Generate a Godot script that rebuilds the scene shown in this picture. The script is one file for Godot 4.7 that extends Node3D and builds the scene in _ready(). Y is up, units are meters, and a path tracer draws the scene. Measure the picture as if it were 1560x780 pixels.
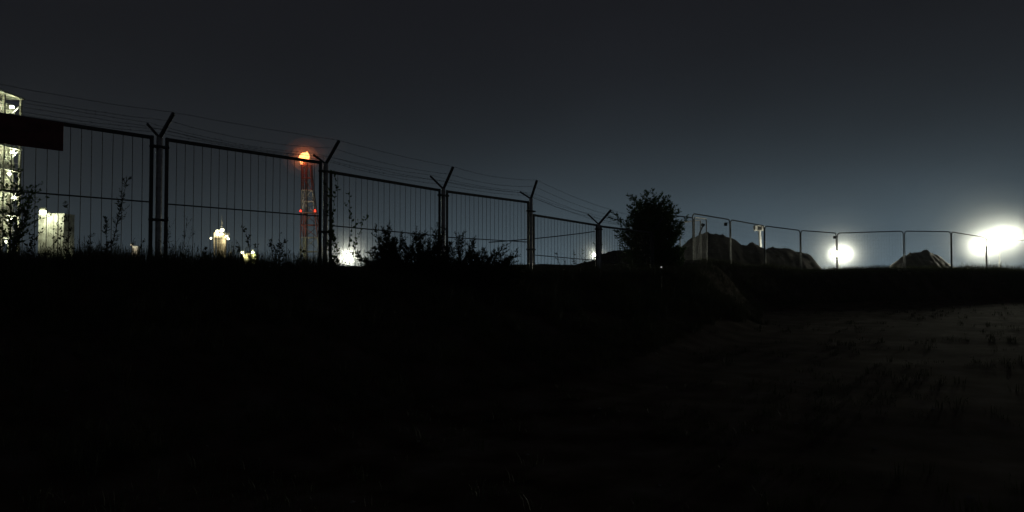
extends Node3D
# A dark lot at night: a bank with a barbed wire panel fence, an industrial plant and floodlights behind it.
# Distances: x to the right, y up, the camera looks along -z; "depth" below is metres along -z.

const EYE := 1.6
const FOCAL := 1200.0        # focal length in pixels of the 1560 x 780 photograph
const HORIZON := 427.0
const DOME := 0.54           # glow of the lit site in the low sky: strength, direction and width in degrees
const DOME_AZ := 27.0
const DOME_WIDTH := 38.0

var M := {}
var rng := RandomNumberGenerator.new()
var used := {}
var bank := []               # crest of the bank: [x, depth, height at fence, height of ridge]
var lumps := FastNoiseLite.new()
var ruts := FastNoiseLite.new()

# ------------------------------------------------------------------ small helpers
func at(x: float, y: float, depth: float) -> Vector3:
	return Vector3((x - 780.0) / FOCAL * depth, EYE + (HORIZON - y) / FOCAL * depth, -depth)

func numbered(called: String) -> String:
	if not used.has(called):
		used[called] = 0
		return called
	used[called] += 1
	return "%s_%03d" % [called, used[called]]

func tag(o: Node, label := "", category := "", group := "", kind := "") -> Node:
	if label: o.set_meta("label", label)
	if category: o.set_meta("category", category)
	if group: o.set_meta("group", group)
	if kind: o.set_meta("kind", kind)
	return o

func thing(called: String, where: Vector3, label: String, category: String, group := "", turn := 0.0) -> Node3D:
	var o := Node3D.new()
	o.name = numbered(called)
	add_child(o)
	o.position = where
	o.rotation.y = turn
	tag(o, label, category, group)
	return o

func mb() -> SurfaceTool:
	var st := SurfaceTool.new()
	st.begin(Mesh.PRIMITIVE_TRIANGLES)
	return st

func done(st: SurfaceTool, smooth := false) -> ArrayMesh:
	if not smooth:
		st.generate_normals()
	return st.commit()

func put(called: String, mesh: Mesh, mat: Material, parent: Node = self, where := Vector3.ZERO) -> MeshInstance3D:
	var o := MeshInstance3D.new()
	o.mesh = mesh
	o.material_override = mat
	o.name = numbered(called) if parent == self else called
	parent.add_child(o, true)
	o.position = where
	return o

func part(called: String, st: SurfaceTool, mat: Material, parent: Node = self) -> MeshInstance3D:
	return put(called, done(st), mat, parent)

func tri(st: SurfaceTool, a: Vector3, b: Vector3, c: Vector3) -> void:
	st.set_smooth_group(-1)
	st.add_vertex(a); st.add_vertex(b); st.add_vertex(c)

func quad(st: SurfaceTool, a: Vector3, b: Vector3, c: Vector3, d: Vector3) -> void:
	tri(st, a, b, c)
	tri(st, a, c, d)

# box with chamfered vertical and horizontal edges is overkill at these sizes: a plain box between two corners, turned by a basis
func box(st: SurfaceTool, centre: Vector3, size: Vector3, b := Basis()) -> void:
	var h := size * 0.5
	var p := []
	for i in 8:
		p.append(centre + b * Vector3(h.x if i & 1 else -h.x, h.y if i & 2 else -h.y, h.z if i & 4 else -h.z))
	for f in [[4, 6, 7, 5], [1, 3, 2, 0], [0, 2, 6, 4], [5, 7, 3, 1], [2, 3, 7, 6], [4, 5, 1, 0]]:
		quad(st, p[f[0]], p[f[1]], p[f[2]], p[f[3]])

func bevel_box(st: SurfaceTool, centre: Vector3, size: Vector3, c: float, b := Basis()) -> void:
	var h := size * 0.5
	var rings := [[-h.y, c], [-h.y + c, 0.0], [h.y - c, 0.0], [h.y, c]]
	var pts := []
	for r in rings:
		var q := []
		var x: float = h.x - r[1]
		var z: float = h.z - r[1]
		for k in [[-x + c, -z], [x - c, -z], [x, -z + c], [x, z - c], [x - c, z], [-x + c, z], [-x, z - c], [-x, -z + c]]:
			q.append(centre + b * Vector3(k[0], r[0], k[1]))
		pts.append(q)
	for i in 3:
		for k in 8:
			quad(st, pts[i][k], pts[i + 1][k], pts[i + 1][(k + 1) % 8], pts[i][(k + 1) % 8])
	for k in range(1, 7):
		tri(st, pts[3][0], pts[3][k + 1], pts[3][k])
		tri(st, pts[0][0], pts[0][k], pts[0][k + 1])

# a tube through points with a radius at each; smooth round the tube
func tube(st: SurfaceTool, pts: Array, radii, sides := 6, caps := true) -> void:
	var n := pts.size()
	var rings := []
	var side := Vector3.ZERO
	for i in n:
		var d: Vector3 = (pts[mini(i + 1, n - 1)] - pts[maxi(i - 1, 0)]).normalized()
		if side == Vector3.ZERO:
			side = d.cross(Vector3.UP if absf(d.y) < 0.9 else Vector3.RIGHT).normalized()
		side = (side - d * side.dot(d)).normalized()
		var up := d.cross(side)
		var r: float = radii[i] if radii is Array else radii
		var ring := []
		for k in sides:
			var a := TAU * k / sides
			ring.append(pts[i] + (side * cos(a) + up * sin(a)) * r)
		rings.append(ring)
	st.set_smooth_group(0 if sides > 4 else -1)
	for i in n - 1:
		for k in sides:
			var l := (k + 1) % sides
			for v in [rings[i][k], rings[i + 1][k], rings[i + 1][l], rings[i][k], rings[i + 1][l], rings[i][l]]:
				st.add_vertex(v)
	if caps:
		st.set_smooth_group(-1)
		for k in range(1, sides - 1):
			for v in [rings[0][0], rings[0][k], rings[0][k + 1], rings[n - 1][0], rings[n - 1][k + 1], rings[n - 1][k]]:
				st.add_vertex(v)

func lathe(st: SurfaceTool, profile: Array, sides := 16, centre := Vector3.ZERO) -> void:
	for i in profile.size() - 1:
		for k in sides:
			var a := TAU * k / sides
			var b := TAU * (k + 1) / sides
			var p0: Vector2 = profile[i]
			var p1: Vector2 = profile[i + 1]
			var q := [centre + Vector3(cos(a) * p0.x, p0.y, sin(a) * p0.x), centre + Vector3(cos(a) * p1.x, p1.y, sin(a) * p1.x), centre + Vector3(cos(b) * p1.x, p1.y, sin(b) * p1.x), centre + Vector3(cos(b) * p0.x, p0.y, sin(b) * p0.x)]
			quad(st, q[0], q[1], q[2], q[3])

# ------------------------------------------------------------------ materials
func noise_tex(freq: float, seed_: int, ramp: Array, size := 512, octaves := 5, normal := false, bump := 4.0) -> NoiseTexture2D:
	var n := FastNoiseLite.new()
	n.seed = seed_
	n.frequency = freq
	n.fractal_octaves = octaves
	n.noise_type = FastNoiseLite.TYPE_SIMPLEX_SMOOTH
	var t := NoiseTexture2D.new()
	t.width = size
	t.height = size
	t.seamless = true
	t.noise = n
	if normal:
		t.as_normal_map = true
		t.bump_strength = bump
	elif ramp:
		var g := Gradient.new()
		g.offsets = PackedFloat32Array(range(ramp.size()).map(func(i): return i / float(ramp.size() - 1)))
		g.colors = PackedColorArray(ramp)
		t.color_ramp = g
	return t

func lin(r: float, g: float, b: float) -> Color:
	return Color(r, g, b).linear_to_srgb()

func mat(color: Color, rough: float, metal := 0.0, tex: Texture2D = null, scale := 1.0, rough_tex: Texture2D = null, normal: Texture2D = null) -> StandardMaterial3D:
	var m := StandardMaterial3D.new()
	m.albedo_color = color
	m.roughness = rough
	m.metallic = metal
	if tex: m.albedo_texture = tex
	if rough_tex: m.roughness_texture = rough_tex
	if normal:
		m.normal_enabled = true
		m.normal_texture = normal
	if tex or rough_tex or normal:
		m.uv1_triplanar = true
		m.uv1_scale = Vector3.ONE * scale
	return m

func glow(color: Color, energy: float) -> StandardMaterial3D:
	var m := StandardMaterial3D.new()
	m.albedo_color = Color(0.8, 0.8, 0.8)
	m.emission_enabled = true
	m.emission = color
	m.emission_energy_multiplier = energy
	return m

func materials() -> void:
	var grime := noise_tex(0.012, 3, [Color(0.55, 0.53, 0.5), Color(0.85, 0.84, 0.82), Color(1, 1, 1)])
	var rust := noise_tex(0.02, 8, [Color(0.5, 0.34, 0.25), Color(0.8, 0.76, 0.72), Color(1, 1, 1), Color(1, 1, 1)])
	var soil := noise_tex(0.01, 21, [Color(0.42, 0.36, 0.3), Color(0.75, 0.7, 0.64), Color(1, 1, 1)])
	var grain := noise_tex(0.05, 31, [], 512, 4, true, 9.0)
	var clods := noise_tex(0.03, 33, [], 512, 5, true, 2.0)
	var leafy := noise_tex(0.04, 41, [Color(0.6, 0.62, 0.5), Color(0.9, 0.9, 0.8), Color(1, 1, 1)], 256)
	M.zinc = mat(lin(0.6, 0.61, 0.61), 0.33, 0.9, grime, 1.7)
	M.dull_zinc = mat(lin(0.22, 0.23, 0.23), 0.5, 0.7, grime, 1.7)
	M.paint = mat(lin(0.085, 0.09, 0.09), 0.5, 0.0, rust, 1.3)
	M.wire = mat(lin(0.10, 0.10, 0.10), 0.55, 0.5)
	M.board = mat(lin(0.2, 0.04, 0.05), 0.6, 0.0, grime, 0.9)
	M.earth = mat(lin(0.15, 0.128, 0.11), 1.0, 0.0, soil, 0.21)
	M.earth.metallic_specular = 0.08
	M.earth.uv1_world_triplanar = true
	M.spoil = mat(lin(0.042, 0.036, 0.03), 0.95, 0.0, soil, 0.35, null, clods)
	M.stone = mat(lin(0.2, 0.19, 0.17), 0.85)
	M.concrete = mat(lin(0.38, 0.37, 0.34), 0.85, 0.0, grime, 0.8, null, grain)
	M.bark = mat(lin(0.06, 0.05, 0.035), 0.9)
	M.leaf = mat(lin(0.11, 0.19, 0.06), 0.6, 0.0, leafy, 3.0)
	M.leaf.backlight_enabled = true
	M.leaf.backlight = Color(0.4, 0.5, 0.25)
	M.weed = mat(lin(0.06, 0.075, 0.035), 0.7, 0.0, leafy, 3.0)
	M.weed.backlight_enabled = true
	M.weed.backlight = Color(0.35, 0.4, 0.22)
	M.grass = mat(lin(0.075, 0.08, 0.04), 0.7)
	M.grass.backlight_enabled = true
	M.grass.backlight = Color(0.16, 0.17, 0.10)
	M.white = mat(lin(0.75, 0.76, 0.74), 0.5, 0.0, grime, 0.4)
	M.cladding = mat(lin(0.68, 0.70, 0.62), 0.55, 0.0, grime, 0.15)
	M.vessel = mat(lin(0.55, 0.53, 0.47), 0.5, 0.0, grime, 0.2)
	M.steel = mat(lin(0.34, 0.35, 0.30), 0.55, 0.1, rust, 0.3)
	M.red = mat(lin(0.34, 0.055, 0.04), 0.55, 0.0, grime, 0.3)
	M.black = mat(lin(0.03, 0.03, 0.03), 0.5)
	M.lamp = glow(Color(1.0, 1.0, 0.9), 12.0)
	M.lamp_yellow = glow(Color(0.98, 1.0, 0.85), 9.0)
	M.beacon = glow(Color(1.0, 0.16, 0.05), 6.0)

# ------------------------------------------------------------------ terrain
func lot(x: float, d: float) -> float:
	# the dirt lot: level by the camera, rising gently away from it, with ruts
	var h := 0.018 * maxf(d - 5.0, 0.0)
	var r := ruts.get_noise_2d(x * 0.5 + d * 0.2, d * 0.55 - x * 0.2)
	return h + 0.014 * r + 0.03 * lumps.get_noise_2d(x * 0.7, d * 0.7) + 0.005 * lumps.get_noise_2d(x * 3.7 + 50.0, d * 3.7)

func ground(x: float, d: float) -> float:
	# nearest point of the crest line
	var best := 1e9
	var side := 1.0
	var hf := 1.3
	var hr := 1.6
	var p := Vector2(x, d)
	for i in bank.size() - 1:
		var a := Vector2(bank[i][0], bank[i][1])
		var b := Vector2(bank[i + 1][0], bank[i + 1][1])
		var t := clampf((p - a).dot(b - a) / (b - a).length_squared(), 0.0, 1.0)
		var q := a.lerp(b, t)
		var dist := p.distance_to(q)
		if dist < best:
			best = dist
			side = 1.0 if (b - a).cross(p - q) < 0.0 else -1.0
			hf = lerpf(bank[i][2], bank[i + 1][2], t)
			hr = lerpf(bank[i][3], bank[i + 1][3], t)
	var s := best * side
	var n := lumps.get_noise_2d(x * 0.9, d * 0.9)
	var base := lot(x, d)
	if s <= 0.0:
		var back := hf + 0.1 * n * clampf(-s, 0.0, 1.0)
		return lerpf(back, 1.0, clampf((-s - 25.0) / 60.0, 0.0, 1.0))
	if s < 0.8:
		return lerpf(hf, hr, smoothstep(0.0, 0.8, s)) + 0.06 * n * s
	var f := smoothstep(0.8, lerpf(5.6, 2.8, clampf((d - 13.0) / 11.0, 0.0, 1.0)), s)
	return lerpf(hr + 0.07 * n, base, f)

func axis(lo: float, hi: float, step: float, reach: float) -> Array:
	var a := []
	var v := lo
	while v <= hi + 1e-4:
		a.append(v)
		v += step
	var gap := step
	v = a[0]
	while v > -reach:
		gap *= 1.45
		v -= gap
		a.push_front(v)
	gap = step
	v = a[-1]
	while v < reach:
		gap *= 1.45
		v += gap
		a.append(v)
	return a

func build_ground() -> void:
	var xs := axis(-12.0, 32.0, 0.26, 620.0)
	var ds := axis(0.5, 47.0, 0.26, 620.0)
	var verts := PackedVector3Array()
	var idx := PackedInt32Array()
	var nx := xs.size()
	for d in ds:
		for x in xs:
			verts.append(Vector3(x, ground(x, d), -d))
	for j in ds.size() - 1:
		for i in nx - 1:
			var a := j * nx + i
			idx.append_array([a, a + nx, a + nx + 1, a, a + nx + 1, a + 1])
	var normals := PackedVector3Array()
	normals.resize(verts.size())
	for k in range(0, idx.size(), 3):
		var a := verts[idx[k]]
		var n := (verts[idx[k + 2]] - a).cross(verts[idx[k + 1]] - a)
		for e in 3:
			normals[idx[k + e]] += n
	for k in normals.size():
		normals[k] = normals[k].normalized()
	var arr := []
	arr.resize(Mesh.ARRAY_MAX)
	arr[Mesh.ARRAY_VERTEX] = verts
	arr[Mesh.ARRAY_NORMAL] = normals
	arr[Mesh.ARRAY_INDEX] = idx
	var m := ArrayMesh.new()
	m.add_surface_from_arrays(Mesh.PRIMITIVE_TRIANGLES, arr)
	tag(put("ground", m, M.earth), "dark dirt lot rising into a grassy bank under the fence", "", "", "structure")

# ------------------------------------------------------------------ plants
func leaf(st: SurfaceTool, p: Vector3, dir: Vector3, length: float, width: float) -> void:
	var side := dir.cross(Vector3(rng.randf_range(-1, 1), rng.randf_range(-0.4, 1), rng.randf_range(-1, 1))).normalized() * width * 0.5
	var fold := dir.cross(side).normalized() * width * 0.18
	var mid := p + dir * length * 0.45
	var tip := p + dir * length - fold
	tri(st, p, mid + side + fold, tip)
	tri(st, p, tip, mid - side + fold)

# a shoot with leaves along it and twigs off it
func shoot(stems: SurfaceTool, leaves: SurfaceTool, p: Vector3, dir: Vector3, length: float, radius: float, o: Dictionary, level: int) -> void:
	var n := maxi(4, int(length / o.step))
	var pts := [p]
	var radii := [radius]
	var d := dir.normalized()
	var q := p
	for i in n:
		d = (d + Vector3(rng.randf_range(-1, 1), rng.randf_range(-0.8, 0.9), rng.randf_range(-1, 1)) * float(o.wander) + Vector3.UP * float(o.rise) + Vector3(o.lean, 0, 0) * 0.03).normalized()
		q += d * length / n
		pts.append(q)
		var f := (i + 1.0) / n
		radii.append(maxf(radius * (1.0 - 0.85 * f), 0.0012))
		if f > o.bare or level < o.levels:
			for k in o.per_step:
				var out := (Vector3(rng.randf_range(-1, 1), rng.randf_range(-0.3, 0.9), rng.randf_range(-1, 1)).normalized() + d * 0.6).normalized()
				var s := rng.randf_range(0.6, 1.15) * (1.0 - float(o.shrink) * f)
				leaf(leaves, q - d * length / n * rng.randf(), out, o.leaf_length * s, o.leaf_width * s)
		if level > 0 and f > o.twig_from and f < 0.97 and rng.randf() < o.twig_chance:
			var a := rng.randf() * TAU
			var sideways := d.cross(Vector3(cos(a), 0.15, sin(a))).normalized()
			shoot(stems, leaves, q, d * float(o.twig_along) + sideways, length * rng.randf_range(0.2, 0.42) * (1.15 - 0.6 * f) * float(o.twig_length), radii[-1] * 0.7, o, level - 1)
	tube(stems, pts, radii, 5 if level == o.levels else 3, false)

const SPIKE := {"step": 0.045, "wander": 0.05, "rise": 0.03, "lean": 0.0, "bare": 0.12, "per_step": 3, "shrink": 0.65, "leaf_length": 0.085, "leaf_width": 0.022, "twig_from": 0.3, "twig_chance": 0.5, "twig_along": 1.3, "twig_length": 0.75, "levels": 1}
const BROAD := {"step": 0.055, "wander": 0.1, "rise": 0.02, "lean": 0.0, "bare": 0.18, "per_step": 1, "shrink": 0.35, "leaf_length": 0.085, "leaf_width": 0.052, "twig_from": 0.2, "twig_chance": 0.34, "twig_along": 0.8, "twig_length": 1.0, "levels": 1}
const BUSH := {"step": 0.09, "wander": 0.07, "rise": 0.03, "lean": 0.0, "bare": 0.15, "per_step": 3, "shrink": 0.3, "leaf_length": 0.095, "leaf_width": 0.042, "twig_from": 0.12, "twig_chance": 0.85, "twig_along": 1.1, "twig_length": 1.0, "levels": 2}

func with(o: Dictionary, changes: Dictionary) -> Dictionary:
	var c := o.duplicate()
	c.merge(changes, true)
	return c

# shoots: [sideways lean, lean towards the camera, length]
func plant(called: String, x: float, d: float, shoots: Array, o: Dictionary, m: Material, label: String, category: String, group := "", radius := 0.008) -> void:
	var t := thing(called, Vector3(x, ground(x, d) - 0.03, -d), label, category, group)
	var stems := mb()
	var leaves := mb()
	for s in shoots:
		shoot(stems, leaves, Vector3(rng.randf_range(-0.05, 0.05), 0, rng.randf_range(-0.05, 0.05)) * (1.0 if radius < 0.012 else 3.0), Vector3(s[0], 1.0, s[1]), s[2], radius, o, o.levels)
	part("stem", stems, M.bark, t)
	tag(part("foliage", leaves, m, t), "", "", "", "stuff")

func plant_at(called: String, px: float, d: float, shoots: Array, o: Dictionary, m: Material, label: String, category: String, group := "", radius := 0.008) -> void:
	plant(called, (px - 780.0) / FOCAL * d, d, shoots, o, m, label, category, group, radius)

func tuft(height: float, blades: int, spread: float) -> ArrayMesh:
	var st := mb()
	for i in blades:
		var a := rng.randf() * TAU
		var p := Vector3(cos(a), 0, sin(a)) * spread * sqrt(rng.randf())
		var out := Vector3(cos(a + rng.randf_range(-0.8, 0.8)), 0, sin(a + rng.randf_range(-0.8, 0.8)))
		var h := height * rng.randf_range(0.45, 1.0)
		var lean := rng.randf_range(0.08, 0.5) * h
		var w := rng.randf_range(0.003, 0.006)
		var across := out.cross(Vector3.UP) * w
		var m := p + Vector3.UP * h * 0.6 + out * lean * 0.35
		var tip := p + Vector3.UP * h + out * lean
		quad(st, p - across, m - across * 0.8, m + across * 0.8, p + across)
		tri(st, m - across * 0.8, tip, m + across * 0.8)
		if rng.randf() < 0.18:   # a seed head
			for k in 5:
				leaf(st, tip - Vector3.UP * 0.02 * k, (Vector3.UP + out * rng.randf_range(-0.8, 0.8)).normalized(), 0.035, 0.012)
	return done(st)

func scatter(called: String, meshes: Array, places: Array, m: Material, label: String) -> void:
	for k in meshes.size():
		var mine := []
		for i in places.size():
			if i % meshes.size() == k:
				mine.append(places[i])
		var mm := MultiMesh.new()
		mm.transform_format = MultiMesh.TRANSFORM_3D
		mm.mesh = meshes[k]
		mm.instance_count = mine.size()
		for i in mine.size():
			mm.set_instance_transform(i, mine[i])
		var o := MultiMeshInstance3D.new()
		o.multimesh = mm
		o.material_override = m
		o.name = numbered(called)
		add_child(o)
		tag(o, label, "grass" if called != "gravel" else "gravel", "", "stuff")

func spot_transform(x: float, d: float, s: float) -> Transform3D:
	var b := Basis(Vector3.UP, rng.randf() * TAU).scaled(Vector3.ONE * s)
	return Transform3D(b, Vector3(x, ground(x, d) - 0.02, -d))

func build_grass() -> void:
	var tufts := []
	for i in 4:
		tufts.append(tuft(0.55, 26, 0.16))
	var near := []
	for i in 9500:
		var along := rng.randf_range(-3.5, 17.0)
		var s := rng.randf_range(-1.6, lerpf(4.8, 2.7, clampf((along - 5.0) / 9.0, 0.0, 1.0)))
		var x := -5.10 + along * 0.616 + s * 0.787
		var d := 11.34 + along * 0.787 - s * 0.616
		if Vector2(x + 2.75, d - 13.6).length() < 0.55:     # a bare spot on the crest by the vine
			continue
		near.append(spot_transform(x, d, rng.randf_range(0.35, 0.85) * (1.0 - 0.09 * maxf(s, 0.0)) * (0.75 + 0.9 * lumps.get_noise_2d(x * 2.0, d * 2.0))))
	scatter("grass", tufts, near, M.grass, "dry grass growing on the bank along the panel fence")
	var lot_tufts := []
	for i in 3:
		lot_tufts.append(tuft(0.16, 12, 0.1))
	var sparse := []
	for i in 5200:
		var d := 2.2 + 32.0 * pow(rng.randf(), 1.3)
		var x := rng.randf_range(-0.62, 0.75) * d
		if lumps.get_noise_2d(x * 0.9 + 90.0, d * 0.9) > rng.randf_range(-0.25, 0.35):
			sparse.append(spot_transform(x, d, rng.randf_range(0.4, 1.1)))
	scatter("short_grass", lot_tufts, sparse, M.grass, "short trampled grass in patches over the dirt lot")
	var far := []
	for i in 13000:
		var k := rng.randi_range(5, bank.size() - 2)
		var a := Vector2(bank[k][0], bank[k][1])
		var b := Vector2(bank[k + 1][0], bank[k + 1][1])
		var q := a.lerp(b, rng.randf())
		var n := Vector2((b - a).y, -(b - a).x).normalized()
		q += n * rng.randf_range(-3.5, 2.9)
		far.append(spot_transform(q.x, q.y, rng.randf_range(0.35, 0.8) * (1.0 + 0.8 * smoothstep(22.5, 28.0, q.x)) * (0.8 + 0.6 * lumps.get_noise_2d(q.x, q.y))))
	scatter("tall_grass", tufts, far, M.grass, "taller grass on the far bank below the floodlights")

func build_gravel() -> void:
	var stones := []
	for i in 3:
		var st := mb()
		var ring := []
		for k in 7:
			var a := TAU * k / 7
			ring.append(Vector3(cos(a), rng.randf_range(-0.2, 0.25), sin(a)) * rng.randf_range(0.7, 1.1))
		for k in 7:
			tri(st, ring[k], ring[(k + 1) % 7], Vector3(0.1, 0.6, 0))
			tri(st, ring[(k + 1) % 7], ring[k], Vector3(0, -0.6, 0.1))
		stones.append(done(st))
	var places := []
	for i in 5200:
		var d := 2.5 + 30.0 * pow(rng.randf(), 1.6)
		var x := rng.randf_range(-0.62, 0.72) * d
		places.append(spot_transform(x, d, rng.randf_range(0.008, 0.03) * (2.2 if rng.randf() < 0.06 else 1.0)))
	scatter("gravel", stones, places, M.stone, "loose stones and gravel strewn over the dark dirt lot")

# ------------------------------------------------------------------ the panel fence
const ORIGIN := Vector2(-5.10, 11.34)
const STEP := Vector2(1.848, 2.362)

func along(t: float, up: float) -> Vector3:
	var p := ORIGIN + STEP * t
	return Vector3(p.x, EYE + up, -p.y)

# [junction above eye, outer arm: sideways, up; inner arm: sideways, up] for posts -1 .. 5
const POSTS := [[2.08, 0.36, 0.3, 0.34, 0.25], [2.07, 0.37, 0.30, 0.35, 0.24], [2.04, 0.34, 0.36, 0.33, 0.19], [1.875, 0.26, 0.42, 0.36, 0.29], [1.92, 0.17, 0.41, 0.31, 0.18], [1.49, 0.37, 0.35, 0.33, 0.28], [1.45, 0.3, 0.35, 0.3, 0.28]]
# [top at the left end, top at the right end] above the eye for panels -1 .. 4
const PANELS := [[2.06, 2.05], [2.05, 2.04], [1.90, 1.83], [1.825, 1.82], [1.535, 1.45], [1.43, 1.40]]
const OUT := Vector3(0.787, 0, 0.616)     # from the fence towards the lot

func arm_tips(i: int) -> Array:
	var p: Array = POSTS[i]
	var j := along(i - 1.0, p[0])
	return [j, j + OUT * p[1] + Vector3.UP * p[2], j - OUT * p[3] + Vector3.UP * p[4]]

func build_fence() -> void:
	var where := ["at the left edge by the dark board", "with the widest bright strip, between the two left panels", "in front of the flare tower and left of the vine", "behind the feathery weeds", "where the fence steps down", "by the low glare behind the heap, with broad arms", "hidden in the big dark bush"]
	for i in POSTS.size():
		var tips := arm_tips(i)
		var foot := along(i - 1.0, 0)
		foot.y = ground(foot.x, -foot.z) - 0.3
		var t := thing("fence_post", foot, "round grey steel fence post " + where[i], "fence post", "posts of the panel fence")
		var up: Vector3 = tips[0] - foot
		var st := mb()
		tube(st, [Vector3.ZERO, Vector3(0, up.y - 0.012, 0), Vector3(0, up.y, 0)], [0.044, 0.044, 0.038], 14)
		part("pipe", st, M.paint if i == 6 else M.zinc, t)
		for k in 2:
			st = mb()
			var e: Vector3 = tips[1 + k] - foot
			var w := 0.032 if k == 0 else 0.022
			var dir: Vector3 = (e - up).normalized()
			var b := Basis(dir.cross(Vector3(0.616, 0, -0.787)).normalized(), dir, Vector3(0.616, 0, -0.787))
			bevel_box(st, (e + up) * 0.5 - Vector3(0, 0.01, 0), Vector3(w * 1.6, e.distance_to(up) + 0.03, w * 1.2), 0.004, b)
			part("arm", st, M.paint, t)
		for y in ([0.14, 1.2] if i != 4 else [0.3, 1.2]):
			st = mb()
			bevel_box(st, Vector3(0, up.y - y, 0), Vector3(0.26, 0.035, 0.1), 0.006, Basis(Vector3(0.616, 0, -0.787), Vector3.UP, OUT))
			part("clamp", st, M.paint, t)
	var rod := CylinderMesh.new()
	rod.top_radius = 0.0045
	rod.bottom_radius = 0.0045
	rod.height = 1.84
	rod.radial_segments = 6
	rod.rings = 1
	var which := ["carrying the dark board at the left edge", "in front of the flare flame, widest in view", "with the leafy vine at its left end", "above the feathery weeds", "lower than its neighbours, right of the step", "running into the big dark bush"]
	for i in PANELS.size():
		var l: float = PANELS[i][0]
		var r: float = PANELS[i][1]
		var a := along(i - 1.0 + 0.038, l)
		var b := along(i - 0.038, r)
		var centre := (a + b) * 0.5 - Vector3(0, 1.9, 0)
		var t := thing("fence", centre, "dark welded bar fence panel " + which[i], "fence panel", "panels of the barbed wire fence")
		var A := a - centre
		var B := b - centre
		for e in [["top_rail", A, B, 0.026], ["bottom_rail", A - Vector3(0, 1.88, 0), B - Vector3(0, 1.88, 0), 0.024], ["side_rail", A + Vector3(0, 0.03, 0), A - Vector3(0, 1.9, 0), 0.025], ["side_rail", B + Vector3(0, 0.03, 0), B - Vector3(0, 1.9, 0), 0.025], ["middle_rail", A - Vector3(0, 0.94, 0), B - Vector3(0, 0.93, 0), 0.010]]:
			var st := mb()
			var dir: Vector3 = (e[2] - e[1]).normalized()
			var length: float = (e[2] - e[1]).length() - (0.05 if e[0] in ["top_rail", "bottom_rail", "middle_rail"] else 0.0)
			var bb := Basis(dir.cross(OUT).normalized(), dir, -OUT)
			bevel_box(st, (e[1] + e[2]) * 0.5, Vector3(e[3] * 2, length, e[3] * (1.4 if e[3] > 0.015 else 0.7)), minf(0.006, e[3] * 0.3), bb)
			part(e[0], st, M.paint, t)
		for k in range(1, 20):
			var f := k / 20.0 + rng.randf_range(-0.0012, 0.0012)
			var o := put("rod", rod, M.paint, t, A.lerp(B, f) - Vector3(0, 0.94, 0) + OUT * 0.012)
			o.rotation = Vector3(rng.randf_range(-0.004, 0.004), 0, rng.randf_range(-0.005, 0.005))
	# the board on the left panel
	var p0 := along(-1.02, 1.875)
	var p1 := along(-0.442, 1.875)
	var bd := thing("sign_board", (p0 + p1) * 0.5 + OUT * 0.05, "long dark maroon board fixed along the top of the left fence panel", "board")
	var sb := mb()
	var run := (p1 - p0).normalized()
	bevel_box(sb, Vector3.ZERO, Vector3((p1 - p0).length(), 0.37, 0.018), 0.004, Basis(run, Vector3.UP, OUT))
	part("sheet", sb, M.board, bd)
	for f in [-0.46, -0.15, 0.15, 0.46]:
		sb = mb()
		bevel_box(sb, run * f * (p1 - p0).length() - OUT * 0.017, Vector3(0.04, 0.36, 0.014), 0.003, Basis(run, Vector3.UP, OUT))
		part("batten", sb, M.paint, bd)
	# strands of barbed wire
	var named := ["outermost strand of barbed wire along the arms leaning to the lot", "middle strand of barbed wire on the arms leaning to the lot", "lowest strand of barbed wire on the arms leaning to the lot", "outermost strand of barbed wire on the arms leaning to the plant", "middle strand of barbed wire on the arms leaning to the plant", "lowest strand of barbed wire on the arms leaning to the plant"]
	for w in 6:
		var st := mb()
		var ends := []
		for i in POSTS.size():
			var tips := arm_tips(i)
			ends.append(tips[0].lerp(tips[1 + w / 3], [0.97, 0.62, 0.25][w % 3]) + Vector3(0, 0.025, 0))
		ends.append(Vector3(7.56, EYE + 2.62, -33.0) - Vector3(1.0 + 0.1 * w, 0.25 + 0.05 * w, 0))
		for i in ends.size() - 1:
			var pts := []
			var sag := rng.randf_range(0.01, 0.09)
			var length: float = ends[i].distance_to(ends[i + 1])
			var n := int(length / 0.12)
			for k in n + 1:
				var f := k / float(n)
				var p: Vector3 = ends[i].lerp(ends[i + 1], f) - Vector3(0, sag * 4.0 * f * (1.0 - f), 0)
				p += Vector3(rng.randf_range(-1, 1), rng.randf_range(-1, 1), rng.randf_range(-1, 1)) * 0.004
				pts.append(p)
			tube(st, pts, 0.0028, 3, false)
			for k in range(1, n):
				var c: Vector3 = pts[k]
				for e in 2:
					var dir := Vector3(rng.randf_range(-1, 1), rng.randf_range(-1, 1), rng.randf_range(-1, 1)).normalized() * 0.018
					tube(st, [c - dir, c + dir], 0.0018, 3, false)
		tag(part("barbed_wire", st, M.wire), named[w], "barbed wire", "strands of barbed wire over the fence")
	# the loose cable behind the stepped panel
	var st2 := mb()
	var c0 := at(745, 369, 17.6)
	var c1 := at(906, 352.5, 20.9)
	var pts2 := []
	for k in 21:
		var f := k / 20.0
		pts2.append(c0.lerp(c1, f) - Vector3(0, 0.1 * f * (1 - f), 0))
	tube(st2, pts2, 0.012, 5)
	tag(part("cable", st2, M.wire), "loose cable rising behind the stepped down fence panel", "cable")

# ------------------------------------------------------------------ the mobile fence on the right
const MOBILE := [[1055, 33.0, 325.0], [1113, 35.4, 334.5], [1165, 37.8, 344.0], [1220, 39.6, 351.0], [1275, 41.5, 355.0], [1378, 41.5, 352.0], [1450, 42.5, 353.0], [1503, 45.2, 362.0], [1570, 46.5, 367.0]]

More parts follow.
